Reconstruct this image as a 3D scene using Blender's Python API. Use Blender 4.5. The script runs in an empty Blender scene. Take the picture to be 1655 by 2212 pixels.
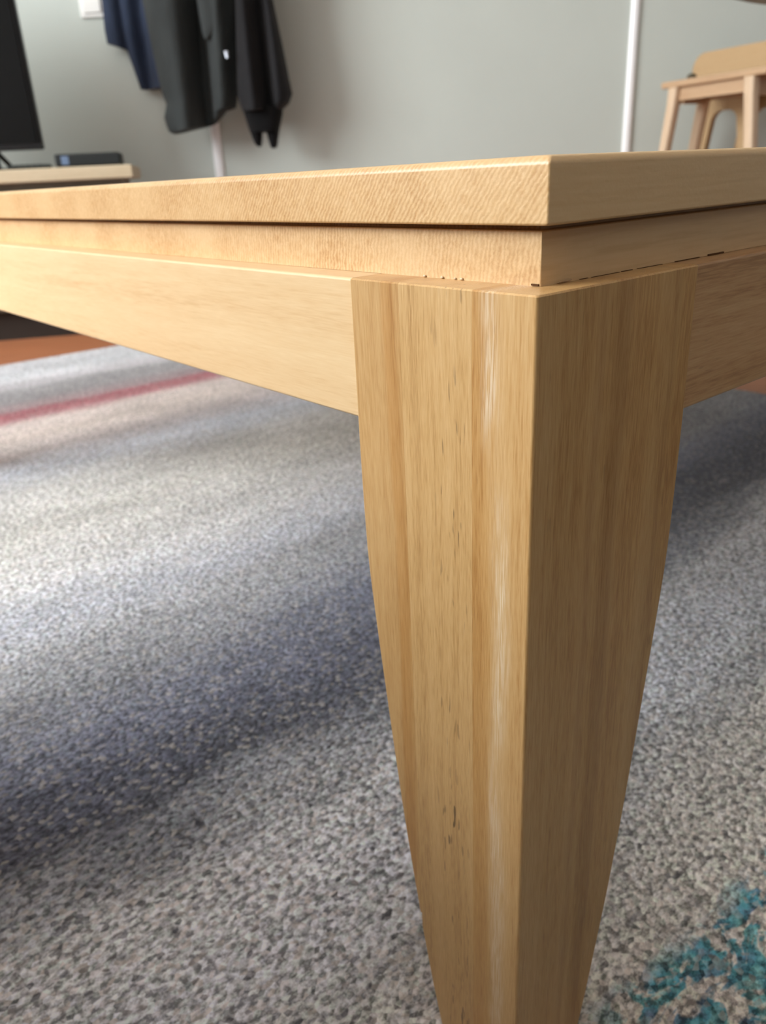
import bpy, bmesh, math, random
from mathutils import Vector, Matrix

random.seed(7)
SC = bpy.context.scene
COL = SC.collection

# ------------------------------------------------------------------ camera
cam_d = bpy.data.cameras.new('camera')
cam = bpy.data.objects.new('camera', cam_d)
COL.objects.link(cam)
cam_d.sensor_fit = 'HORIZONTAL'
cam_d.sensor_width = 36.0
cam_d.lens = 36.0 * 1687.4 / 1655.0
cam_d.clip_start = 0.02
rgt = Vector((0.99868796, -0.02013752, -0.04708334))
upv = Vector((0.05120899, 0.39272599, 0.91822869))
bck = Vector((0.0, -0.91943503, 0.39324194))
m = Matrix((rgt, upv, bck)).transposed().to_4x4()
m.translation = Vector((0.0, 0.0, 0.42643))
cam.matrix_world = m
cam_d.dof.use_dof = True
cam_d.dof.focus_distance = 0.255
cam_d.dof.aperture_fstop = cam_d.lens / 1.7
SC.camera = cam

# ------------------------------------------------------------------ view / world / lights
SC.view_settings.view_transform = 'Standard'
SC.view_settings.look = 'None'
SC.view_settings.exposure = 0.0
SC.view_settings.gamma = 1.0
SC.view_settings.use_curve_mapping = False

W = bpy.data.worlds.new('sky')
SC.world = W
W.use_nodes = True
W.node_tree.nodes['Background'].inputs['Color'].default_value = (0.80, 0.90, 1.0, 1)
W.node_tree.nodes['Background'].inputs['Strength'].default_value = 1.0


def area(name, loc, rot, sx, sy, power, color):
    d = bpy.data.lights.new(name, 'AREA')
    d.shape = 'RECTANGLE'
    d.size, d.size_y = sx, sy
    d.energy = power
    d.color = color
    o = bpy.data.objects.new(name, d)
    o.location = loc
    o.rotation_euler = rot
    COL.objects.link(o)
    return o


# daylight at the big window (outside the frame: in the wall on the left, level with the camera)
area('window_daylight', (-4.07, -0.35, 2.0), (0, -math.radians(90), 0), 1.9, 3.2, 385, (0.95, 0.98, 1.0))
area('rear_fill_light', (1.30, -2.47, 2.45), (math.radians(90), 0, 0), 1.5, 0.9, 7, (0.95, 0.98, 1.0))  # added fill for the dim right-hand table faces, no known source there


# ------------------------------------------------------------------ node helpers
def lin(c):
    return tuple((v / 12.92 if v <= 0.04045 else ((v + 0.055) / 1.055) ** 2.4) for v in [x / 255.0 for x in c]) + (1.0,)


class NT:
    def __init__(self, name):
        self.m = bpy.data.materials.new(name)
        self.m.use_nodes = True
        self.t = self.m.node_tree
        self.t.nodes.clear()
        self.out = self.n('ShaderNodeOutputMaterial')
        self.b = self.n('ShaderNodeBsdfPrincipled')
        self.t.links.new(self.b.outputs[0], self.out.inputs[0])

    def n(self, typ, **kw):
        x = self.t.nodes.new(typ)
        for k, v in kw.items():
            setattr(x, k, v)
        return x

    def put(self, sock, v):
        if isinstance(v, bpy.types.NodeSocket):
            self.t.links.new(v, sock)
        elif isinstance(v, (tuple, list)) and len(v) == 3 and sock.type == 'RGBA':
            sock.default_value = tuple(v) + (1.0,)
        else:
            sock.default_value = v

    def coord(self, scale=(1, 1, 1), rot=(0, 0, 0), loc=(0, 0, 0), vec=None):
        if vec is None:
            vec = self.n('ShaderNodeTexCoord').outputs['Object']
        mp = self.n('ShaderNodeMapping')
        self.put(mp.inputs['Vector'], vec)
        mp.inputs['Scale'].default_value = scale
        mp.inputs['Rotation'].default_value = rot
        mp.inputs['Location'].default_value = loc
        return mp.outputs[0]

    def noise(self, vec, scale=1.0, detail=3.0, rough=0.55, dist=0.0, color=False):
        x = self.n('ShaderNodeTexNoise')
        self.put(x.inputs['Vector'], vec)
        x.inputs['Scale'].default_value = scale
        x.inputs['Detail'].default_value = detail
        x.inputs['Roughness'].default_value = rough
        x.inputs['Distortion'].default_value = dist
        return x.outputs[1 if color else 0]

    def math(self, op, a, b=0.0, c=0.0, clamp=False):
        x = self.n('ShaderNodeMath', operation=op)
        x.use_clamp = clamp
        self.put(x.inputs[0], a)
        self.put(x.inputs[1], b)
        if op in ('MULTIPLY_ADD',):
            self.put(x.inputs[2], c)
        return x.outputs[0]

    def rng(self, v, a, b, c=0.0, d=1.0, smooth=False):
        x = self.n('ShaderNodeMapRange')
        if smooth:
            x.interpolation_type = 'SMOOTHSTEP'
        self.put(x.inputs['Value'], v)
        x.inputs['From Min'].default_value = a
        x.inputs['From Max'].default_value = b
        x.inputs['To Min'].default_value = c
        x.inputs['To Max'].default_value = d
        return x.outputs[0]

    def ramp(self, fac, stops, interp='LINEAR'):
        x = self.n('ShaderNodeValToRGB')
        cr = x.color_ramp
        cr.interpolation = interp
        while len(cr.elements) > 1:
            cr.elements.remove(cr.elements[-1])
        cr.elements[0].position = stops[0][0]
        cr.elements[0].color = stops[0][1]
        for p, c in stops[1:]:
            e = cr.elements.new(p)
            e.color = c
        self.put(x.inputs[0], fac)
        return x.outputs[0]

    def mix(self, fac, a, b, mode='MIX'):
        x = self.n('ShaderNodeMix', data_type='RGBA', blend_type=mode)
        self.put(x.inputs[0], fac)
        self.put(x.inputs[6], a)
        self.put(x.inputs[7], b)
        return x.outputs[2]

    def sep(self, vec):
        x = self.n('ShaderNodeSeparateXYZ')
        self.put(x.inputs[0], vec)
        return x.outputs

    def grey(self, v):
        x = self.n('ShaderNodeCombineColor')
        for i in range(3):
            self.put(x.inputs[i], v)
        return x.outputs[0]

    def bump(self, h, strength=0.2, dist=0.001):
        x = self.n('ShaderNodeBump')
        x.inputs['Strength'].default_value = strength
        x.inputs['Distance'].default_value = dist
        self.put(x.inputs['Height'], h)
        self.put(self.b.inputs['Normal'], x.outputs[0])

    def fin(self, color, rough=0.5, spec=0.5, metal=0.0, coat=0.0, coat_rough=0.2, sheen=0.0):
        self.put(self.b.inputs['Base Color'], color)
        self.put(self.b.inputs['Roughness'], rough)
        self.b.inputs['Specular IOR Level'].default_value = spec
        self.b.inputs['Metallic'].default_value = metal
        self.b.inputs['Coat Weight'].default_value = coat
        self.b.inputs['Coat Roughness'].default_value = coat_rough
        self.b.inputs['Sheen Weight'].default_value = sheen
        return self.m


def plain(name, rgb, rough=0.5, spec=0.5, metal=0.0, var=0.06, scale=30.0, bump=0.0, coat=0.0, sheen=0.0):
    t = NT(name)
    v = t.noise(t.coord(), scale, 4)
    c = t.mix(1.0, lin(rgb), t.grey(t.rng(v, 0.3, 0.7, 1 - var, 1 + var)), 'MULTIPLY')
    if bump:
        t.bump(t.noise(t.coord(), scale * 8, 3), bump, 0.001)
    return t.fin(c, rough, spec, metal, coat, 0.15, sheen)


def wood(name, light, mid, dark, axis='Z', streak=60.0, fine=500.0, amp=1.0, off=(0, 0, 0), rough=0.42,
         wave=None, ramps=(), pores=0.0, pore_band=None, flame=None, coat=0.12):
    """grain along `axis`; ramps = [(axis index, [(metres, rgb multiplier)])] lays down the board's own colour bands"""
    t = NT(name)
    k = {'X': 0, 'Y': 1, 'Z': 2}[axis]
    s = [streak] * 3
    s[k] = streak * 0.03
    f = [fine] * 3
    f[k] = fine * 0.04
    obj = t.n('ShaderNodeTexCoord').outputs['Object']
    bend = t.noise(t.coord((6, 6, 6), loc=off, vec=obj), 1.0, 2, color=True)
    vb = t.n('ShaderNodeVectorMath', operation='MULTIPLY_ADD')
    t.put(vb.inputs[0], bend)
    vb.inputs[1].default_value = (0.010, 0.010, 0.010)
    t.put(vb.inputs[2], obj)
    vc = t.n('ShaderNodeVectorMath', operation='SUBTRACT')
    t.put(vc.inputs[0], vb.outputs[0])
    vc.inputs[1].default_value = (0.005, 0.005, 0.005)
    vec = vc.outputs[0]
    big = t.noise(t.coord(tuple(s), loc=off, vec=vec), 1.0, 3, 0.5)
    fin = t.noise(t.coord(tuple(f), loc=off, vec=vec), 1.0, 4, 0.6)
    g = [fine * 3.0] * 3
    g[k] = fine * 0.16
    hair = t.noise(t.coord(tuple(g), loc=off, vec=obj), 1.0, 2, 0.5)
    fac = t.math('ADD', t.math('MULTIPLY', t.math('SUBTRACT', big, 0.5), 1.5 * amp),
                 t.math('MULTIPLY', t.math('SUBTRACT', fin, 0.5), 1.3 * amp))
    fac = t.math('ADD', fac, t.math('MULTIPLY', t.math('SUBTRACT', hair, 0.5), 1.3 * amp))
    fac = t.math('ADD', fac, 0.5, clamp=True)
    c = t.ramp(fac, [(0.0, lin(dark)), (0.45, lin(mid)), (1.0, lin(light))])
    h = fin
    if wave:
        sc, rot, di, strength = wave
        w = t.n('ShaderNodeTexWave', wave_type='BANDS', bands_direction='Y')
        t.put(w.inputs['Vector'], t.coord((1, 1, 1), rot=rot, vec=obj))
        w.inputs['Scale'].default_value = sc
        w.inputs['Distortion'].default_value = di
        w.inputs['Detail'].default_value = 4.0
        w.inputs['Detail Scale'].default_value = 1.6
        w.inputs['Detail Roughness'].default_value = 0.62
        mask = t.rng(t.noise(t.coord((22, 22, 22), loc=off, vec=obj), 1.0, 2), 0.3, 0.65, 0.25, 1.0)
        fle = t.noise(t.coord((330, 330, 330), rot=rot, vec=obj), 1.0, 3, 0.6)
        ww = t.math('ADD', t.math('MULTIPLY', w.outputs[1], 0.6), t.math('MULTIPLY', t.rng(fle, 0.35, 0.65), 0.4))
        amt = t.math('MULTIPLY', t.math('MULTIPLY', mask, strength), t.rng(t.math('ABSOLUTE', t.sep(t.n('ShaderNodeTexCoord').outputs['Normal'])[0]), 0.4, 0.7, 0.06, 1.0))
        dk = t.mix(1.0, c, lin((206, 178, 138)), 'MULTIPLY')
        c = t.mix(t.math('MULTIPLY', amt, t.math('SUBTRACT', 1.0, ww, clamp=True), clamp=True), c, dk)
        h = ww
    xyz = t.sep(vec)
    for ax, stops in ramps:
        lo, hi = stops[0][0], stops[-1][0]
        q = t.rng(xyz[ax], lo, hi)
        r = t.ramp(q, [((p - lo) / (hi - lo), tuple(v * 0.5 for v in col) + (1.0,)) for p, col in stops], 'EASE')
        r2 = t.mix(1.0, r, (2.0, 2.0, 2.0), 'MULTIPLY')
        c = t.mix(1.0, c, r2, 'MULTIPLY')
    if flame:
        y0, wd, strength = flame
        zz = t.noise(t.coord((30, 30, 11), loc=(3, 1, 5), vec=obj), 1.0, 2)
        yy = t.math('ABSOLUTE', t.math('SUBTRACT', t.math('ADD', xyz[1], t.math('MULTIPLY', t.math('SUBTRACT', zz, 0.5), 0.010)), t.rng(xyz[2], 0.27, 0.38, y0, y0 + 0.004)))
        q = t.rng(yy, 0.0, wd, 1.0, 0.0, smooth=True)
        q = t.math('MULTIPLY', q, t.rng(t.noise(t.coord((40, 40, 18), loc=(2, 7, 1), vec=obj), 1.0, 2), 0.36, 0.6, 0.15, 1.0))
        ln = t.noise(t.coord((1700, 1700, 70), rot=(math.radians(2.5), 0, 0), vec=vec), 1.0, 3)
        q = t.math('MULTIPLY', q, t.rng(ln, 0.42, 0.62, 0.15, 1.0))
        c = t.mix(t.math('MULTIPLY', q, strength), c, lin((236, 222, 196)))
    if pores:
        ps = [620.0] * 3
        ps[k] = 85.0
        pn = t.noise(t.coord(tuple(ps), loc=(1.3, 4.1, 2.2), vec=obj), 1.0, 1)
        rg = t.noise(t.coord((26, 26, 26), loc=(5.1, 2.4, 9.9), vec=obj), 1.0, 2)
        if pore_band:
            bd = t.math('ABSOLUTE', t.math('SUBTRACT', xyz[1], pore_band[0]))
            pm = t.math('MULTIPLY', t.rng(pn, 0.64, 0.70), t.math('MULTIPLY', t.rng(rg, 0.40, 0.55), t.rng(bd, pore_band[1], 0.0)))
        else:
            pm = t.math('MULTIPLY', t.rng(pn, 0.69, 0.74), t.rng(rg, 0.52, 0.62))
        c = t.mix(t.math('MULTIPLY', pm, pores * 0.85), c, lin((92, 72, 50)))
    t.bump(h, 0.12, 0.0004)
    ro = t.rng(fin, 0.3, 0.7, rough - 0.05, rough + 0.08)
    return t.fin(c, ro, 0.42, 0, coat, 0.25)


# ------------------------------------------------------------------ mesh helpers
def obj(name, bm, mat, parent=None, smooth=30, loc=None):
    me = bpy.data.meshes.new(name)
    bmesh.ops.recalc_face_normals(bm, faces=bm.faces)
    bm.to_mesh(me)
    bm.free()
    me.materials.append(mat)
    if smooth:
        for p in me.polygons:
            p.use_smooth = True
        me.set_sharp_from_angle(angle=math.radians(smooth))
    o = bpy.data.objects.new(name, me)
    COL.objects.link(o)
    if smooth:
        wn = o.modifiers.new('weighted_normal', 'WEIGHTED_NORMAL')
        wn.keep_sharp = True
        wn.weight = 80
    if parent is not None:
        o.parent = parent
    if loc is not None:
        o.location = loc
    return o


def empty(name, loc=(0, 0, 0), rz=0.0):
    o = bpy.data.objects.new(name, None)
    o.empty_display_size = 0.05
    o.location = loc
    o.rotation_euler = (0, 0, rz)
    COL.objects.link(o)
    return o


def tag(o, label, cat, group=None):
    o['label'] = label
    o['category'] = cat
    if group:
        o['group'] = group
    return o


def struct(o):
    o['kind'] = 'structure'
    return o


def box(bm, x0, x1, y0, y1, z0, z1, bevel=0.0, seg=2):
    r = bmesh.ops.create_cube(bm, size=1.0)
    vs = r['verts']
    for v in vs:
        v.co = Vector(((x0 + x1) / 2 + v.co.x * (x1 - x0), (y0 + y1) / 2 + v.co.y * (y1 - y0), (z0 + z1) / 2 + v.co.z * (z1 - z0)))
    if bevel:
        es = list({e for v in vs for e in v.link_edges})
        bmesh.ops.bevel(bm, geom=es, offset=bevel, segments=seg, affect='EDGES', profile=0.5)
    return bm


def bx(*a, **k):
    return box(bmesh.new(), *a, **k)


def loft(bm, rings, cap=True):
    vr = [[bm.verts.new(p) for p in r] for r in rings]
    n = len(rings[0])
    for a, b in zip(vr[:-1], vr[1:]):
        for i in range(n):
            j = (i + 1) % n
            bm.faces.new((a[i], a[j], b[j], b[i]))
    if cap:
        bm.faces.new(vr[0][::-1])
        bm.faces.new(vr[-1])
    return bm


def rrect(x0, x1, y0, y1, rad, seg=3):
    """rounded rectangle outline; rad = radii at (x0,y0), (x1,y0), (x1,y1), (x0,y1)"""
    pts = []
    cs = [(x0, y0, 180), (x1, y0, 270), (x1, y1, 0), (x0, y1, 90)]
    sg = [(1, 1), (-1, 1), (-1, -1), (1, -1)]
    lim = min(x1 - x0, y1 - y0) * 0.49
    for (cx, cy, a0), (sx, sy), r in zip(cs, sg, rad):
        r = min(r, lim)
        for i in range(seg + 1):
            a = math.radians(a0 + 90.0 * i / seg)
            pts.append((cx + sx * r + r * math.cos(a), cy + sy * r + r * math.sin(a)))
    return pts


def tube(bm, p0, p1, r0, r1=None, n=16):
    r1 = r0 if r1 is None else r1
    p0, p1 = Vector(p0), Vector(p1)
    d = (p1 - p0).normalized()
    a = d.cross(Vector((0, 0, 1)) if abs(d.z) < 0.9 else Vector((1, 0, 0))).normalized()
    b = d.cross(a)
    rings = []
    for p, r in ((p0, r0), (p1, r1)):
        rings.append([p + (a * math.cos(2 * math.pi * i / n) + b * math.sin(2 * math.pi * i / n)) * r for i in range(n)])
    return loft(bm, rings)


def extrude_poly(bm, pts, y0, y1, bevel=0.0):
    """outline in x,z pulled from y0 to y1"""
    a = [bm.verts.new((x, y0, z)) for x, z in pts]
    b = [bm.verts.new((x, y1, z)) for x, z in pts]
    n = len(pts)
    bm.faces.new(a)
    bm.faces.new(b[::-1])
    for i in range(n):
        j = (i + 1) % n
        bm.faces.new((a[j], a[i], b[i], b[j]))
    return bm


# ------------------------------------------------------------------ room
XL, XR, YB, YF, ZC = -4.0, 4.2, 3.16, -2.4, 3.1
m_wall = plain('wall_paint', (193, 200, 193), 0.6, 0.3, var=0.02, scale=3, bump=0.05)
m_wall2 = plain('wall_paint_taupe', (158, 159, 160), 0.6, 0.3, var=0.02, scale=3)
m_ceil = plain('ceiling_paint', (236, 236, 232), 0.8, 0.2, var=0.01)
m_trim = plain('white_gloss_trim', (250, 251, 252), 0.22, 0.6, var=0.0, coat=0.6)
m_white = plain('white_plastic', (238, 238, 234), 0.35, 0.5, var=0.01)


def floor_mat():
    t = NT('laminate_floor')
    o = t.n('ShaderNodeTexCoord').outputs['Object']
    br = t.n('ShaderNodeTexBrick')
    t.put(br.inputs['Vector'], o)
    br.inputs['Scale'].default_value = 1.0
    br.inputs['Brick Width'].default_value = 1.25
    br.inputs['Row Height'].default_value = 0.19
    br.inputs['Mortar Size'].default_value = 0.0012
    br.inputs['Mortar Smooth'].default_value = 0.3
    br.inputs['Color1'].default_value = lin((186, 122, 84))
    br.inputs['Color2'].default_value = lin((172, 110, 76))
    br.inputs['Mortar'].default_value = lin((92, 58, 40))
    g = t.noise(t.coord((4, 60, 60), vec=o), 1.0, 5, 0.6)
    c = t.mix(1.0, br.outputs[0], t.grey(t.rng(g, 0.3, 0.7, 0.86, 1.1)), 'MULTIPLY')
    t.bump(br.outputs[1], -0.2, 0.001)
    return t.fin(c, 0.38, 0.45)


struct(obj('floor', bx(XL, XR, YF, YB, -0.06, 0.0), floor_mat()))
struct(obj('ceiling', bx(XL, XR, YF, YB, ZC, ZC + 0.06), m_ceil))
struct(obj('wall_back', bx(XL - 0.12, XR + 0.12, YB, YB + 0.12, 0, ZC), m_wall))
struct(obj('wall_right', bx(XR, XR + 0.12, YF, YB, 0, ZC), m_wall2))


def holed_wall(name, a0, a1, h0, h1, lo, hi, plane, horizontal):
    bm = bmesh.new()
    for (p, q, z0, z1) in ((a0, h0, 0, ZC), (h1, a1, 0, ZC), (h0, h1, 0, lo), (h0, h1, hi, ZC)):
        if horizontal:
            box(bm, p, q, plane - 0.12, plane, z0, z1)
        else:
            box(bm, plane - 0.12, plane, p, q, z0, z1)
    return struct(obj(name, bm, m_wall2))


holed_wall('wall_front', XL, XR, 0.5, 2.1, 1.95, 2.95, YF, True)
holed_wall('wall_left', YF, YB, -2.0, 1.3, 1.05, 2.98, XL, False)


def window(n, a0, a1, lo, hi, plane, horizontal):
    root = struct(empty('window_%d' % n, (0, 0, 0)))
    def bar(nm, p, q, z0, z1):
        if horizontal:
            struct(obj(nm, bx(p, q, plane - 0.09, plane - 0.03, z0, z1, bevel=0.004), m_white, root))
        else:
            struct(obj(nm, bx(plane - 0.09, plane - 0.03, p, q, z0, z1, bevel=0.004), m_white, root))
    mid = (a0 + a1) / 2
    bar('frame', a0, a1, lo, lo + 0.05)
    bar('frame', a0, a1, hi - 0.05, hi)
    bar('frame', a0, a0 + 0.05, lo + 0.05, hi - 0.05)
    bar('frame', a1 - 0.05, a1, lo + 0.05, hi - 0.05)
    bar('mullion', mid - 0.03, mid + 0.03, lo + 0.05, hi - 0.05)


window(1, -2.0, 1.3, 1.05, 2.98, XL, False)
window(2, 0.5, 2.1, 1.95, 2.95, YF, True)  # unseen window, added only to frame the rear fill lamp
bm = bx(XL, XR, YB - 0.014, YB, 0.0, 0.08, bevel=0.003)
struct(obj('baseboard_back', bm, m_white))


def strip(n, xc, w):
    bm = bmesh.new()
    sec = []
    for i in range(13):
        a = math.pi * i / 12
        sec.append((xc + math.cos(a) * w / 2, YB - 0.014 * math.sin(a) ** 0.7 if 0 < i < 12 else YB))
    loft(bm, [[(x, y, z) for x, y in sec] for z in (0.081, ZC - 0.001)])
    return struct(obj('trim_%d' % n, bm, m_trim))


strip(1, -0.537, 0.036)
strip(2, 0.964, 0.031)

# ------------------------------------------------------------------ rug
TX, TY, TR = 0.0493, 0.2274, math.radians(39.0965)      # where the table's near corner stands, and its turn


def rug_mat():
    t = NT('rug_pile')
    o = t.n('ShaderNodeTexCoord').outputs['Object']
    xyz = t.sep(o)
    n1 = t.noise(t.coord((1.6, 4.5, 1), loc=(3.3, 0.4, 0), vec=o), 1.0, 3, 0.6)
    n2 = t.noise(t.coord((9, 24, 1), loc=(1.1, 7.4, 0), vec=o), 1.0, 4, 0.65)
    n3 = t.noise(t.coord((70, 130, 1), vec=o), 1.0, 3, 0.6)
    dy = t.math('MULTIPLY', t.math('SUBTRACT', n1, 0.5), 0.16)
    dy = t.math('ADD', dy, t.math('MULTIPLY', t.math('SUBTRACT', n2, 0.5), 0.12))
    dy = t.math('ADD', dy, t.math('MULTIPLY', t.math('SUBTRACT', n3, 0.5), 0.025))
    # the stripes at the far end are straight, the clouds nearer the middle wander
    dy = t.math('MULTIPLY', dy, t.rng(xyz[1], 1.0, 1.5, 1.0, 0.35))
    y = t.math('ADD', xyz[1], dy)
    q = t.rng(y, -0.6, 2.2)
    S = [(-0.6, (196, 192, 184)), (-0.2, (214, 210, 200)), (0.0, (210, 206, 197)), (0.06, (204, 201, 195)),
         (0.11, (168, 169, 170)), (0.16, (198, 201, 208)), (0.23, (205, 207, 211)), (0.28, (146, 149, 156)),
         (0.325, (86, 88, 98)), (0.38, (90, 93, 108)), (0.44, (122, 126, 142)), (0.52, (150, 152, 158)),
         (0.60, (156, 157, 161)), (0.66, (184, 187, 196)), (0.74, (210, 210, 211)), (0.92, (208, 207, 202)),
         (1.06, (192, 191, 189)), (1.18, (192, 196, 206)), (1.26, (178, 168, 168)), (1.36, (196, 182, 174)),
         (1.47, (198, 184, 178)), (1.525, (158, 92, 98)), (1.575, (146, 72, 82)), (1.60, (142, 116, 118)),
         (1.68, (132, 128, 130)), (1.76, (142, 140, 142)), (1.82, (194, 190, 194)), (1.95, (198, 200, 204)),
         (2.12, (200, 200, 204))]
    c = t.ramp(q, [((p + 0.6) / 2.8, lin(v)) for p, v in S])
    # broad cloudy light and dark, only a colour of the yarn
    cl = t.noise(t.coord((3.2, 9, 1), loc=(8.8, 2.2, 0), vec=o), 1.0, 4, 0.6)
    c = t.mix(1.0, c, t.grey(t.rng(cl, 0.28, 0.72, 0.74, 1.20)), 'MULTIPLY')
    # teal brush strokes at the near edge
    st = t.noise(t.coord((38, 75, 1), loc=(0.7, 0.2, 0), rot=(0, 0, math.radians(-16)), vec=o), 1.0, 3, 0.6, 0.6)
    edge = t.rng(t.math('ADD', xyz[1], t.math('MULTIPLY', t.math('SUBTRACT', n2, 0.5), 0.05)), 0.006, -0.006)
    lim = t.rng(xyz[0], 0.05, 0.09)
    tq = t.math('MULTIPLY', t.math('MULTIPLY', t.rng(st, 0.46, 0.52), edge), lim)
    hue = t.noise(t.coord((60, 60, 1), loc=(4, 4, 0), vec=o), 1.0, 2)
    teal = t.ramp(hue, [(0.3, lin((92, 112, 142))), (0.5, lin((66, 150, 168))), (0.7, lin((128, 186, 184)))])
    c = t.mix(t.math('MULTIPLY', tq, 0.92), c, teal)
    # yarn ends: every tuft its own shade
    vo = t.n('ShaderNodeTexVoronoi', voronoi_dimensions='2D')
    t.put(vo.inputs['Vector'], t.coord((1, 1.35, 1), vec=o))
    vo.inputs['Scale'].default_value = 250.0
    rnd = t.sep(vo.outputs['Color'])
    sp = t.noise(t.coord((190, 240, 1), vec=o), 1.0, 3, 0.7)
    val = t.math('ADD', t.math('MULTIPLY', rnd[0], 0.40), t.math('MULTIPLY', t.rng(sp, 0.36, 0.64), 0.60))
    c = t.mix(1.0, c, t.grey(t.rng(val, 0.2, 0.8, 0.38, 1.62)), 'MULTIPLY')
    tint = t.ramp(rnd[1], [(0.0, (0.94, 1.02, 0.98, 1)), (0.35, (1.0, 1.0, 1.0, 1)), (0.7, (0.98, 0.99, 1.05, 1)), (1.0, (1.06, 0.97, 0.97, 1))])
    c = t.mix(1.0, c, tint, 'MULTIPLY')
    lt = t.math('MULTIPLY', t.rng(rnd[1], 0.80, 0.95), 0.40)
    c = t.mix(lt, c, lin((204, 202, 194)))
    dk = t.math('MULTIPLY', t.rng(rnd[2], 0.86, 0.97), t.rng(xyz[1], 0.9, 0.3, 0.0, 0.6))
    c = t.mix(dk, c, lin((52, 52, 62)))
    hgt = t.math('ADD', t.math('MULTIPLY', sp, 0.7), t.math('MULTIPLY', vo.outputs[0], -0.6))
    t.bump(hgt, 0.55, 0.003)
    return t.fin(c, 0.95, 0.1, sheen=0.15)


bm = bmesh.new()
RX0, RX1, RY0, RY1, RH = -0.30, 1.312, -0.33, 2.125, 0.011
loft(bm, [[(x, y, z) for x, y in rrect(RX0 - d, RX1 + d, RY0 - d, RY1 + d, (0.012,) * 4)]
          for z, d in ((0.0, 0.0), (0.006, 0.003), (0.0095, 0.001), (RH, -0.003))])
rug = obj('rug', bm, rug_mat(), smooth=60, loc=(TX, TY, 0.0))
rug.rotation_euler = (0, 0, TR)
tag(rug, 'grey abstract area rug with navy, red and teal streaks under the coffee table', 'rug')

# ------------------------------------------------------------------ coffee table (the subject)
LX, LY, TOP = 1.1, 1.3, 0.43
T1, T2, LW = 0.018, 0.0174, 0.0841
ZS2 = TOP - T1 - T2
OX, OY = -0.0082, -0.0039
table = empty('coffee_table', (TX, TY, 0.0), TR)
tag(table, 'pale honey wooden coffee table with curved tapering square legs standing on the rug', 'table')

L1, M1, D1 = (226, 194, 148), (212, 174, 122), (186, 142, 90)
m_top = wood('wood_tabletop', (226, 194, 146), (216, 180, 130), (194, 154, 104), 'X', 16, 260, 0.45, (2, 3, 1), wave=(190, (math.radians(-38), 0, 0), 5.0, 0.9), coat=0.2, rough=0.36)
m_top2 = wood('wood_undertop', (228, 198, 154), (218, 184, 136), (196, 158, 110), 'X', 20, 260, 0.45, (7, 1, 4), wave=(170, (math.radians(-8), 0, 0), 7.0, 0.8), coat=0.2)
m_apr_y = wood('wood_apron', (228, 200, 156), (220, 188, 142), (206, 168, 120), 'Y', 55, 500, 0.6, (1, 5, 2), coat=0.15)
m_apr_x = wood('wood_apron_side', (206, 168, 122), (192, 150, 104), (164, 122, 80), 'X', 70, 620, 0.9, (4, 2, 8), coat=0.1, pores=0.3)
one = (1.0, 1.0, 1.0)
RX = [(0.0, one), (0.018, (0.97, 0.96, 0.93)), (0.027, (0.98, 0.96, 0.92)), (0.031, (0.88, 0.84, 0.80)), (0.035, (0.99, 0.98, 0.95)),
      (0.040, (0.86, 0.82, 0.77)), (0.0435, (0.84, 0.79, 0.74)), (0.048, (1.02, 1.0, 0.97)), (0.058, (1.05, 1.04, 1.0)),
      (0.069, (0.98, 0.96, 0.92)), (0.0715, (0.90, 0.87, 0.82)), (0.076, (1.03, 1.02, 0.98)), (0.09, (1.02, 1.0, 0.97))]
RXo = [(p + OX, c) for p, c in RX]
m_st1 = wood('wood_stave_outer', (212, 176, 124), (197, 156, 101), (168, 122, 70), 'Z', 90, 800, 0.75, (9, 2, 3), flame=(OY + 0.0125, 0.006, 0.6), pores=0.25,
             ramps=[(0, RXo), (1, [(OY, one), (OY + 0.012, one), (OY + 0.019, (0.95, 0.90, 0.80)), (OY + 0.0235, (0.90, 0.83, 0.70)), (OY + 0.03, (0.9, 0.84, 0.72))])])
m_st2 = wood('wood_stave_middle', (212, 176, 124), (197, 158, 103), (168, 128, 78), 'Z', 110, 900, 0.8, (3, 6, 1), pores=1.0, pore_band=(OY + 0.035, 0.012))
m_st3 = wood('wood_stave_inner', (208, 172, 120), (192, 152, 98), (166, 122, 72), 'Z', 100, 800, 0.7, (5, 4, 9), pores=0.15,
             ramps=[(1, [(OY + 0.056, (1, 0.99, 0.96)), (OY + 0.0595, (0.99, 0.97, 0.92)), (OY + 0.0615, (0.86, 0.76, 0.62)), (OY + 0.0655, (0.90, 0.80, 0.66)), (OY + 0.068, one), (OY + 0.09, (0.98, 0.97, 0.94))])])

bm = bmesh.new()
loft(bm, [[(x, y, z) for x, y in rrect(k, LX - k, k, LY - k, (0.0007 + 0.4 * k,) * 4)]
          for z, k in [(TOP - T1, 0.0007), (TOP - T1 + 0.0003, 0.0002), (TOP - T1 + 0.0008, 0.0)] +
          [(TOP - 0.0026 + 0.0026 * math.sin(a), 0.0026 - 0.0026 * math.cos(a)) for a in [math.radians(15 * q) for q in range(7)]]])
obj('tabletop', bm, m_top, table, smooth=40)
bm = bmesh.new()
loft(bm, [[(x, y, z) for x, y in rrect(0.0066 + k, LX - 0.0066 - k, 0.0072 + k, LY - 0.0072 - k, (0.0004,) * 4)]
          for z, k in ((ZS2, 0.0), (TOP - T1 - 0.0022, 0.0), (TOP - T1 - 0.0019, 0.0003), (TOP - T1 - 0.0018, 0.004), (TOP - T1, 0.004))])
obj('under_top', bm, m_top2, table)      # made-up groove in its upper rim deepens the shade under the top

PROF = [(0.035, .0842), (0.07, .0844), (0.10, .0845), (0.125, .0842), (0.144, .0836), (0.16, .0821), (0.184, .0794), (0.206, .0767),
        (0.233, .0734), (0.267, .0690), (0.308, .0626), (0.342, .0562), (0.368, .0511), (0.388, .0464), (0.41, .0410), (0.42, .0385)]


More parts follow.
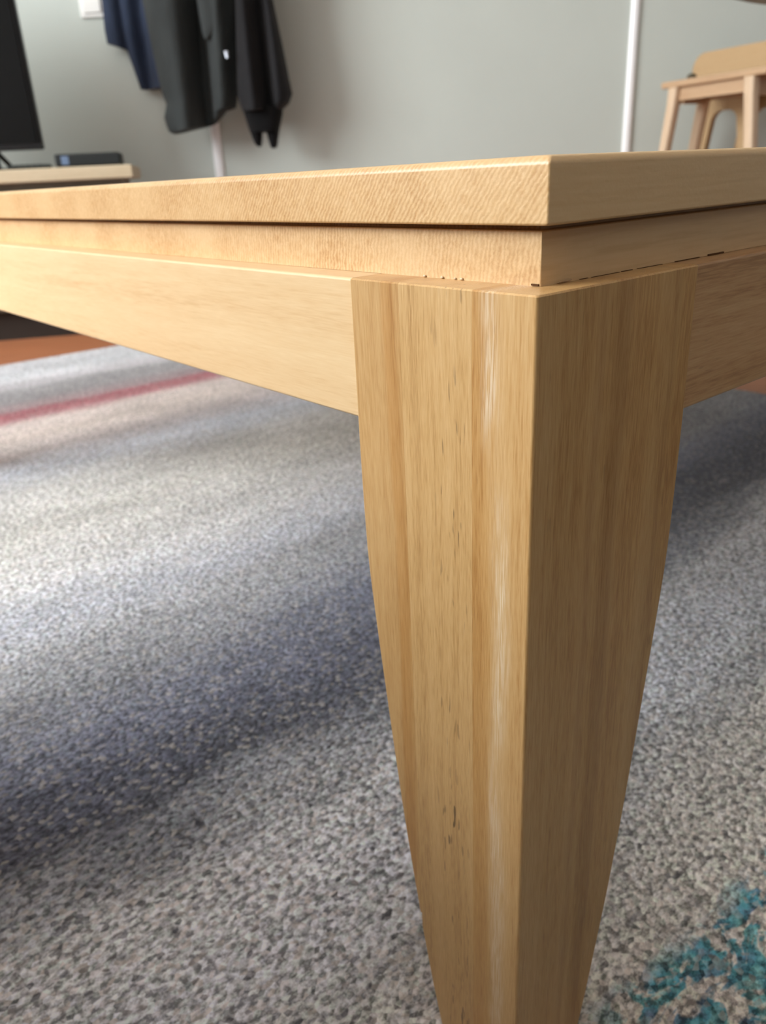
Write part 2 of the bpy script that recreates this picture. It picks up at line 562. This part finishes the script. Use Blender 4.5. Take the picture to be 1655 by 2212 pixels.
def width(d):
    for (a, wa), (b, wb) in zip(PROF[:-1], PROF[1:]):
        if d <= b:
            k = max(0.0, (d - a) / (b - a))
            return wa + (wb - wa) * k
    return PROF[-1][1]


def stave(y0, y1, r_out):
    """one glued stave of a leg: inner sides follow the curved taper"""
    bm = bmesh.new()
    rings = []
    dt = TOP - ZS2
    n = 44
    for i in range(n + 1):
        d = dt + (TOP - RH - dt) * i / n
        w = width(d)
        ye = min(y1, w)
        if ye - y0 < 0.0012:
            break
        r = 0.0011
        s = 0.00005
        rad = (r if y0 == 0 else s, r if y0 == 0 else s, r if y1 > 0.08 else s, r if y1 > 0.08 else s)
        z = TOP - d
        k = 0.0005 if i == 0 else 0.0
        ring = rrect(k, w - k, y0 + (k if y0 == 0 else 0), ye - (k if y1 > 0.08 else 0), rad)
        if i == 0:
            rings.append([(x, y, z) for x, y in ring])
            ring2 = rrect(0, w, y0, ye, rad)
            rings.append([(x, y, z - 0.0005) for x, y in ring2])
        else:
            rings.append([(x, y, z) for x, y in ring])
    return loft(bm, rings[::-1])


def leg(ox, oy, sx, sy, first=False):
    root = bpy.data.objects.new('leg', None)
    COL.objects.link(root)
    root.parent = table
    root.empty_display_size = 0.03
    for (a, b), mt in zip(((0.0, 0.0250), (0.0250, 0.0582), (0.0582, 0.09)), (m_st1, m_st2, m_st3)):
        bm = stave(a, b, 0)
        for v in bm.verts:
            v.co.x = ox + sx * v.co.x
            v.co.y = oy + sy * v.co.y
        obj('stave', bm, mt, root, smooth=35)
    return root


leg(OX, OY, 1, 1)
leg(LX - OX, OY, -1, 1)
leg(OX, LY - OY, 1, -1)
leg(LX - OX, LY - OY, -1, -1)
AR, AH, AT = 0.0015, 0.0513, 0.022
z0, z1 = ZS2 - AH, ZS2 - 0.0001
ex, ey = LW + OX - 0.0002, LW + OY - 0.0002
obj('apron', bx(OX + AR, OX + AR + AT, ey, LY - ey, z0, z1, bevel=0.0012, seg=3), m_apr_y, table)
obj('apron', bx(LX - OX - AR - AT, LX - OX - AR, ey, LY - ey, z0, z1, bevel=0.0012, seg=3), m_apr_y, table)
obj('apron', bx(ex, LX - ex, OY + AR, OY + AR + AT, z0, z1, bevel=0.0012, seg=3), m_apr_x, table)
obj('apron', bx(ex, LX - ex, LY - OY - AR - AT, LY - OY - AR, z0, z1, bevel=0.0012, seg=3), m_apr_x, table)

# beads of dried glue squeezed out of the joint between the under top and the leg
m_glue = plain('dried_glue', (214, 190, 156), 0.3, 0.5, var=0.02)
m_crack = plain('joint_crack', (92, 64, 40), 0.9, 0.1)
rnd = random.Random(3)
for (y, s) in ((0.057, 0.0005), (0.0485, 0.0005), (0.0425, 0.0004), (0.0395, 0.0005)):
    bm = bmesh.new()
    bmesh.ops.create_uvsphere(bm, u_segments=10, v_segments=6, radius=1.0)
    for v in bm.verts:
        v.co = Vector((0.0063 + v.co.x * s * 0.8, y + v.co.y * s * 1.5, ZS2 + 0.0004 + v.co.z * s * 0.8))
    obj('glue_bead', bm, m_glue, table, smooth=60)
bm = bmesh.new()
pts = [(0.0135, 0.0), (0.0148, 0.0006), (0.0165, 0.0009), (0.0185, 0.0007), (0.0205, 0.0002), (0.0180, -0.0001)]
vs = [bm.verts.new((x, 0.0060 - 0.0003 * math.sin(i), ZS2 + 0.0005 + z)) for i, (x, z) in enumerate(pts)]
vb = [bm.verts.new((x, 0.0069, ZS2 + 0.0003 + z * 0.4)) for x, z in pts]
bm.faces.new(vs)
bm.faces.new(vb[::-1])
for i in range(6):
    bm.faces.new((vs[i], vb[i], vb[(i + 1) % 6], vs[(i + 1) % 6]))
g = obj('glue_flake', bm, m_glue, table)
g['label'] = 'whitish flake of dried glue lifting from the joint'
bm = bmesh.new()
for (xa, xb, za, zb) in ((0.025, 0.029, 0.0, 0.00016), (0.031, 0.046, 0.0, 0.00012), (0.047, 0.053, 0.0, 0.0002), (0.056, 0.071, 0.0, 0.00013), (0.079, 0.095, 0.0, 0.00018), (0.101, 0.112, 0.0, 0.0005)):
    box(bm, xa, xb, 0.0067, 0.0075, ZS2 + za, ZS2 + zb)
box(bm, 0.0061, 0.0068, 0.0078, 0.0105, ZS2 + 0.0002, ZS2 + 0.0007)
obj('joint_gap', bm, m_crack, table)

# ------------------------------------------------------------------ TV bench with television and set-top box
m_ash = wood('wood_bench_top', (214, 200, 172), (200, 184, 154), (182, 164, 134), 'X', 30, 260, 0.6, (1, 1, 1), rough=0.5)
m_benchbody = plain('bench_body', (128, 124, 112), 0.6, 0.3)
m_dark = plain('dark_plinth', (46, 38, 32), 0.7, 0.3)
m_tv = plain('tv_casing', (20, 20, 21), 0.4, 0.3, var=0.02)
m_screen = plain('tv_screen', (17, 18, 18), 0.3, 0.18, var=0.0)
m_blk = plain('black_plastic', (36, 40, 41), 0.5, 0.3, var=0.02)
bench = empty('tv_bench', (-0.70, 2.58, 0.0), math.radians(11))
tag(bench, 'low light oak media bench against the grey wall, under the television', 'cabinet')
obj('top_board', bx(-1.45, 0.0, 0.0, 0.35, 0.462, 0.499, bevel=0.006), m_ash, bench)
obj('body', bx(-1.43, -0.04, 0.055, 0.34, 0.09, 0.462), m_benchbody, bench)
for i in range(3):
    x0 = -1.425 + i * 0.462
    d = obj('door', bx(x0, x0 + 0.455, 0.035, 0.054, 0.10, 0.44, bevel=0.002), m_benchbody, bench)
    obj('handle', bx(x0 + 0.19, x0 + 0.265, 0.024, 0.0349, 0.40, 0.412, bevel=0.002), m_dark, d)
obj('plinth', bx(-1.41, -0.06, 0.08, 0.33, 0.0, 0.09), m_dark, bench)

tv = empty('television', (-1.415, 2.614, 0.499))
tv.rotation_euler = (0, 0, math.radians(11))
tag(tv, 'large black flat television standing on the media bench', 'television')
obj('housing', bx(-0.425, 0.425, 0.006, 0.045, 0.058, 0.575, bevel=0.006), m_tv, tv)
obj('screen', bx(-0.413, 0.413, -0.0005, 0.0055, 0.075, 0.563, bevel=0.001), m_screen, tv)
obj('bezel', bx(-0.425, 0.425, -0.003, 0.0059, 0.058, 0.0745, bevel=0.001), m_tv, tv)
for sx in (-1, 1):
    f = bmesh.new()
    tube(f, (sx * 0.275, 0.025, 0.066), (sx * 0.305, -0.085, 0.007), 0.009, 0.007, 10)
    tube(f, (sx * 0.275, 0.025, 0.066), (sx * 0.305, 0.12, 0.007), 0.009, 0.007, 10)
    box(f, sx * 0.305 - 0.012, sx * 0.305 + 0.012, -0.095, 0.13, 0.0, 0.007, bevel=0.002)
    obj('foot', f, m_tv, tv, smooth=50)

stb = empty('set_top_box', (-0.858, 2.672, 0.499), math.radians(11))
tag(stb, 'slim dark grey set-top box lying at the right end of the media bench', 'electronics')
obj('casing', bx(-0.0975, 0.0975, 0.0, 0.12, 0.004, 0.040, bevel=0.006, seg=3), m_blk, stb)
obj('display_window', bx(-0.078, -0.056, -0.0015, 0.001, 0.009, 0.034, bevel=0.0006), plain('display_glass', (110, 128, 156), 0.15, 0.5, var=0.0), stb)
for sx in (-1, 1):
    for y in (0.015, 0.105):
        obj('rubber_foot', tube(bmesh.new(), (sx * 0.085, y, 0), (sx * 0.085, y, 0.0045), 0.007, n=10), m_dark, stb)
rc = empty('remote_control', (-1.018, 2.620, 0.499), math.radians(11))
tag(rc, 'thin black remote control lying between television foot and set-top box', 'remote')
obj('casing', bx(-0.065, 0.06, -0.02, 0.02, 0.0, 0.013, bevel=0.005, seg=3), plain('remote_plastic', (34, 40, 38), 0.4, 0.4), rc)
f = bmesh.new()
for i in range(6):
    for j in range(3):
        box(f, -0.06 + i * 0.017, -0.05 + i * 0.017, -0.013 + j * 0.010, -0.007 + j * 0.010, 0.0125, 0.0142)
bt = obj('buttons', f, m_blk, rc)
bt['kind'] = 'stuff'

# ------------------------------------------------------------------ light switch
sw = empty('light_switch', (-0.905, YB, 1.02))
tag(sw, 'white square light switch on the grey wall beside the navy jacket', 'switch')
obj('plate', bx(-0.043, 0.043, -0.009, 0.0, -0.043, 0.043, bevel=0.004, seg=3), m_white, sw)
obj('rocker', bx(-0.03, 0.03, -0.015, -0.0095, -0.03, 0.03, bevel=0.003), m_white, sw)

# ------------------------------------------------------------------ jackets on the coat rail
def cloth(name, rgb, rough=0.85, sheen=0.05):
    t = NT(name)
    o = t.n('ShaderNodeTexCoord').outputs['Object']
    v = t.noise(t.coord((9, 9, 4), vec=o), 1.0, 3)
    c = t.mix(1.0, lin(rgb), t.grey(t.rng(v, 0.3, 0.7, 0.8, 1.2)), 'MULTIPLY')
    t.bump(t.noise(t.coord((25, 25, 9), vec=o), 1.0, 4, 0.6), 0.5, 0.01)
    return t.fin(c, rough, 0.2, 0, sheen=sheen)


m_navy = cloth('navy_fabric', (50, 60, 80))
m_char = cloth('charcoal_fabric', (50, 54, 54), 0.8)
m_slv = cloth('black_fabric', (28, 28, 30), 0.85)
m_knit = cloth('black_knit', (13, 13, 14), 0.95)
m_zip = plain('steel_zip', (190, 194, 204), 0.4, 0.5, 1.0)


def hang(bm, rows, yc, thick, folds=(), n=22, back=0.45, sc=1.0):
    """closed hanging cloth form; rows = (z, left x, right x[, lift of right side]); folds = (x at top, x at bottom, width, depth)"""
    rings = []
    zt, zb = rows[0][0], rows[-1][0]
    for row in rows:
        z, xl, xr = row[:3]
        tilt = row[3] if len(row) > 3 else 0.0
        k = (zt - z) / (zt - zb)
        ring = []
        for i in range(n + 1):
            s = -1 + 2 * i / n
            x = (xl + xr) / 2 + s * (xr - xl) / 2
            e = math.sqrt(max(0.0, 1 - abs(s) ** 2.6))
            y = yc - thick * e
            for fx0, fx1, wd, dp in folds:
                fx = fx0 + (fx1 - fx0) * k
                y += dp * math.exp(-((x - fx) / wd) ** 2) * min(1.0, e * 1.6)
            ring.append((x, y, z + tilt * (s + 1) / 2))
        for i in range(n - 1, 0, -1):
            s = -1 + 2 * i / n
            x = (xl + xr) / 2 + s * (xr - xl) / 2
            e = math.sqrt(max(0.0, 1 - abs(s) ** 2.6))
            ring.append((x, yc + thick * back * e, z + tilt * (s + 1) / 2))
        rings.append(ring)
    # refine between rows
    fine = []
    for a, b in zip(rings[:-1], rings[1:]):
        for q in range(3):
            k = q / 3
            fine.append([tuple(p * (1 - k) + r * k for p, r in zip(u, v)) for u, v in zip(a, b)])
    fine.append(rings[-1])
    return loft(bm, [[(x * sc, y, 0.4264 + (z - 0.4264) * sc) for x, y, z in r] for r in fine[::-1]])


HY = 3.075
nav = empty('jacket', (0, 0, 0))
tag(nav, 'navy blue jacket hanging on the wall, left of the charcoal jacket', 'jacket', 'jackets hanging on the wall')
nv = hang(bmesh.new(), [(1.62, -0.66, -0.50), (1.56, -0.74, -0.46), (1.40, -0.78, -0.46), (1.20, -0.79, -0.50), (1.0, -0.79, -0.55), (0.90, -0.785, -0.60), (0.82, -0.765, -0.63), (0.738, -0.747, -0.64)],
          3.135, 0.04, [(-0.70, -0.715, 0.02, 0.04), (-0.655, -0.66, 0.02, -0.02)], sc=1.04)
obj('body', nv, m_navy, nav, smooth=80)
ns = hang(bmesh.new(), [(1.56, -0.82, -0.68), (1.40, -0.85, -0.71), (1.20, -0.845, -0.735), (1.0, -0.828, -0.735), (0.91, -0.834, -0.738), (0.875, -0.832, -0.742, -0.022), (0.872, -0.820, -0.745, -0.025)],
          3.125, 0.035, [(-0.76, -0.765, 0.016, 0.02)], sc=1.04)
obj('sleeve', ns, m_navy, nav, smooth=80)

cha = empty('jacket.001', (0, 0, 0))
tag(cha, 'charcoal grey zip jacket with black knit cuff hanging over the white wall trim', 'jacket', 'jackets hanging on the wall')
cb = hang(bmesh.new(), [(1.66, -0.60, -0.38), (1.60, -0.70, -0.34), (1.40, -0.72, -0.36), (1.20, -0.72, -0.37), (1.0, -0.70, -0.375), (0.86, -0.69, -0.40), (0.73, -0.679, -0.418), (0.690, -0.668, -0.425), (0.650, -0.682, -0.432, 0.018), (0.625, -0.678, -0.44, 0.042), (0.606, -0.672, -0.45, 0.07), (0.599, -0.660, -0.47, 0.055), (0.597, -0.650, -0.50, 0.03)],
          HY - 0.06, 0.075, [(-0.50, -0.535, 0.028, 0.125), (-0.60, -0.60, 0.05, -0.02), (-0.41, -0.46, 0.03, -0.025), (-0.40, -0.415, 0.014, 0.03)])
body = obj('body', cb, m_char, cha, smooth=80)
fl = hang(bmesh.new(), [(0.985, -0.51, -0.425), (0.93, -0.508, -0.435), (0.885, -0.505, -0.462), (0.865, -0.50, -0.485)], HY - 0.128, 0.014)
obj('pocket_flap', fl, m_char, cha, smooth=80)
sl = hang(bmesh.new(), [(1.60, -0.42, -0.28), (1.45, -0.42, -0.25), (1.20, -0.405, -0.26), (0.98, -0.392, -0.272), (0.85, -0.405, -0.253), (0.75, -0.415, -0.24), (0.70, -0.418, -0.233), (0.672, -0.412, -0.246), (0.652, -0.405, -0.272)],
          HY - 0.09, 0.075, [(-0.335, -0.31, 0.020, 0.07), (-0.37, -0.36, 0.02, -0.02), (-0.28, -0.27, 0.016, -0.012)])
obj('sleeve', sl, m_slv, cha, smooth=80)
ck = hang(bmesh.new(), [(0.665, -0.406, -0.268), (0.64, -0.402, -0.272), (0.60, -0.392, -0.285), (0.588, -0.389, -0.288)], HY - 0.09, 0.05)
hang(ck, [(0.592, -0.389, -0.345), (0.57, -0.383, -0.349), (0.552, -0.375, -0.353, -0.004), (0.546, -0.369, -0.358, -0.003)], HY - 0.09, 0.035, n=12)
hang(ck, [(0.592, -0.334, -0.288), (0.57, -0.330, -0.293), (0.545, -0.325, -0.299), (0.537, -0.320, -0.304)], HY - 0.09, 0.035, n=12)
c = obj('cuff', ck, m_knit, cha, smooth=80)
zp = bmesh.new()
tube(zp, (-0.431, HY - 0.160, 0.820), (-0.428, HY - 0.160, 0.806), 0.0045, 0.006, 12)
box(zp, -0.436, -0.424, HY - 0.163, HY - 0.152, 0.818, 0.826, bevel=0.002)
obj('zip_pull', zp, m_zip, cha)

rail = empty('coat_rail', (-0.55, YB, 1.74))
tag(rail, 'wooden coat rail with steel hooks on the wall above the jackets', 'rack')
obj('board', bx(-0.42, 0.42, -0.02, 0.0, -0.05, 0.05, bevel=0.004), m_ash, rail)
for hx in (-0.03, 0.10):
    h = bmesh.new()
    tube(h, (hx, -0.02, 0.0), (hx, -0.15, 0.0), 0.006)
    tube(h, (hx, -0.15, -0.004), (hx, -0.165, 0.03), 0.006, 0.007)
    obj('hook', h, m_zip, rail)

# ------------------------------------------------------------------ stool and chair at the right
m_beech = wood('wood_stool', (224, 200, 172), (212, 186, 156), (192, 162, 130), 'Z', 50, 500, 0.5, (1, 2, 3), rough=0.45)
m_beechx = wood('wood_stool_seat', (204, 176, 144), (192, 160, 126), (170, 136, 104), 'X', 50, 500, 0.5, (4, 2, 3), rough=0.45)
m_ply = wood('wood_plywood', (192, 164, 124), (182, 152, 112), (166, 136, 98), 'X', 24, 300, 0.4, (4, 7, 3), rough=0.45)
AZ = math.atan2(-0.888, 0.462)             # local x runs along the visible long side, towards the camera and right
st = empty('stool', (1.017, 2.831, 0.0), AZ)
tag(st, 'narrow beech stool with splayed square legs, in front of the arched chair', 'stool')
# local: x 0 (far-left leg) .. 0.29 (near-right leg), y 0 visible long side .. +0.14 away
obj('seat', bx(-0.06, 0.335, -0.012, 0.165, 0.648, 0.668, bevel=0.005), m_beechx, st)
obj('rail', bx(0.0, 0.28, 0.006, 0.022, 0.610, 0.648), m_beechx, st)
obj('rail', bx(0.0, 0.28, 0.128, 0.144, 0.610, 0.648), m_beechx, st)
obj('rail', bx(-0.004, 0.012, 0.022, 0.128, 0.600, 0.648), m_beechx, st)
obj('rail', bx(0.268, 0.284, 0.022, 0.128, 0.600, 0.648), m_beechx, st)
for (xt, xb, y) in ((-0.008, -0.10, -0.004), (0.278, 0.365, -0.004), (-0.008, -0.10, 0.134), (0.278, 0.365, 0.134)):
    rings = []
    for z, x, w in ((0.0, xb, 0.026), (0.60, xt - 0.004 * (1 if xb < 0 else -1), 0.034), (0.648, xt, 0.036)):
        rings.append([(x + px, y + 0.006 + py, z) for px, py in rrect(-w / 2, w / 2, -w / 2, w / 2, (0.008,) * 4)])
    obj('leg', loft(bmesh.new(), rings), m_beech, st, smooth=40)

kn = bmesh.new()
bmesh.ops.create_uvsphere(kn, u_segments=16, v_segments=10, radius=0.016)
for v in kn.verts:
    v.co.z = v.co.z * 0.8 + 0.0126
kb = obj('knob', kn, plain('dark_knob', (74, 62, 36), 0.4), smooth=80)
kb.location = Vector((1.017, 2.831, 0.668)) + Vector((-0.462, 0.888, 0)) * 0.035 + Vector((0.888, 0.462, 0)) * 0.10
tag(kb, 'small dark round knob lying on the beech stool seat', 'knob')

ch = empty('chair', Vector((1.017, 2.831, 0)) + Vector((0.888, 0.462, 0)) * 0.25, AZ)
tag(ch, 'plywood chair with arched leg panels and rounded backrest, behind the narrow stool', 'chair')


def arch(xa, xb, ztop, splay, w, ri):
    """leg panel: outline with an arched opening, in x,z"""
    out = [(xa - splay, 0.0), (xa, ztop - 0.02), (xa + 0.012, ztop), (xb - 0.012, ztop), (xb, ztop - 0.02), (xb + splay, 0.0)]
    inn = [(xb + splay - w, 0.0)]
    xi0, xi1, zt = xa + w, xb - w, ztop - 0.042
    for i in range(7):
        a = math.radians(90 * i / 6)
        inn.append((xi1 - ri + ri * math.cos(a), zt - ri + ri * math.sin(a)))
    for i in range(7):
        a = math.radians(90 + 90 * i / 6)
        inn.append((xi0 + ri + ri * math.cos(a), zt - ri + ri * math.sin(a)))
    inn.append((xa - splay + w, 0.0))
    return out + inn


bm = extrude_poly(bmesh.new(), arch(-0.105, 0.075, 0.625, 0.10, 0.036, 0.04), 0.0, 0.02)
obj('leg_panel', bm, m_ply, ch, smooth=30)
bm = extrude_poly(bmesh.new(), arch(-0.005, 0.175, 0.625, 0.10, 0.036, 0.04), 0.085, 0.105)
obj('leg_panel', bm, m_ply, ch, smooth=30)
obj('seat', bx(-0.12, 0.12, -0.02, 0.115, 0.625, 0.643, bevel=0.006), m_ply, ch)
pts = []
for cx, cz, a0 in ((0.15, 0.718, 0), (-0.12, 0.718, 90)):
    for i in range(7):
        a = math.radians(a0 + 90 * i / 6)
        pts.append((cx + 0.05 * math.cos(a), cz + 0.05 * math.sin(a)))
pts += [(-0.176, 0.650), (-0.168, 0.642), (0.19, 0.642), (0.2, 0.650)]
obj('backrest', extrude_poly(bmesh.new(), pts, 0.0, 0.022), m_ply, ch, smooth=30)

# ------------------------------------------------------------------ round dining table, its rim just inside the frame at the top right
m_walnut = wood('wood_walnut', (58, 36, 27), (46, 28, 21), (34, 20, 15), 'X', 40, 400, 0.7, (3, 3, 3), rough=0.35)
dt = empty('dining_table', (1.05, 1.45, 0.0))
tag(dt, 'dark brown round dining table whose rim shows above the beech stool', 'table')
bm = bmesh.new()
loft(bm, [[(r * math.cos(2 * math.pi * i / 64), r * math.sin(2 * math.pi * i / 64), z) for i in range(64)] for z, r in ((0.708, 0.440), (0.711, 0.449), (0.716, 0.452), (0.73, 0.452), (0.735, 0.447))])
obj('table_top', bm, m_walnut, dt, smooth=40)
bm = bmesh.new()
loft(bm, [[(r * math.cos(2 * math.pi * i / 32), r * math.sin(2 * math.pi * i / 32), z) for i in range(32)] for z, r in ((0.0, 0.17), (0.015, 0.17), (0.03, 0.12), (0.05, 0.045), (0.12, 0.033), (0.62, 0.033), (0.69, 0.06), (0.708, 0.12))])
obj('pedestal', bm, m_walnut, dt, smooth=40)

# ------------------------------------------------------------------ corner sofa around the camera (unseen, added to keep low light off the near leg and rug)
m_sofa = cloth('grey_upholstery', (92, 90, 88), 0.9)
sofa = empty('sofa_light_blocker', (TX, TY, 0.0), TR)
tag(sofa, 'unseen grey corner sofa added to block low light from the near table leg', 'sofa')
obj('base', bx(-1.05, -0.34, -1.22, 0.62, 0.06, 0.26, bevel=0.02, seg=3), m_sofa, sofa)
obj('base', bx(-0.339, 1.20, -1.22, -0.36, 0.06, 0.26, bevel=0.02, seg=3), m_sofa, sofa)
for x0, x1, y0, y1 in ((-0.86, -0.33, -0.35, 0.61), (-0.86, -0.33, -1.0, -0.352), (-0.328, 0.42, -1.0, -0.35), (0.422, 1.19, -1.0, -0.35)):
    obj('seat_cushion', bx(x0, x1, y0, y1, 0.26, 0.42, bevel=0.04, seg=4), m_sofa, sofa, smooth=60)
obj('backrest', bx(-1.05, -0.86, -1.0, 0.62, 0.26, 0.76, bevel=0.05, seg=4), m_sofa, sofa, smooth=60)
obj('backrest', bx(-1.04, 1.20, -1.22, -1.0, 0.26, 0.72, bevel=0.05, seg=4), m_sofa, sofa, smooth=60)
for x, y in ((-0.98, -1.16), (-0.98, 0.55), (-0.42, 0.55), (1.12, -1.16), (1.12, -0.44)):
    obj('foot', tube(bmesh.new(), (x, y, 0.0), (x, y, 0.06), 0.018, 0.024), m_dark, sofa)
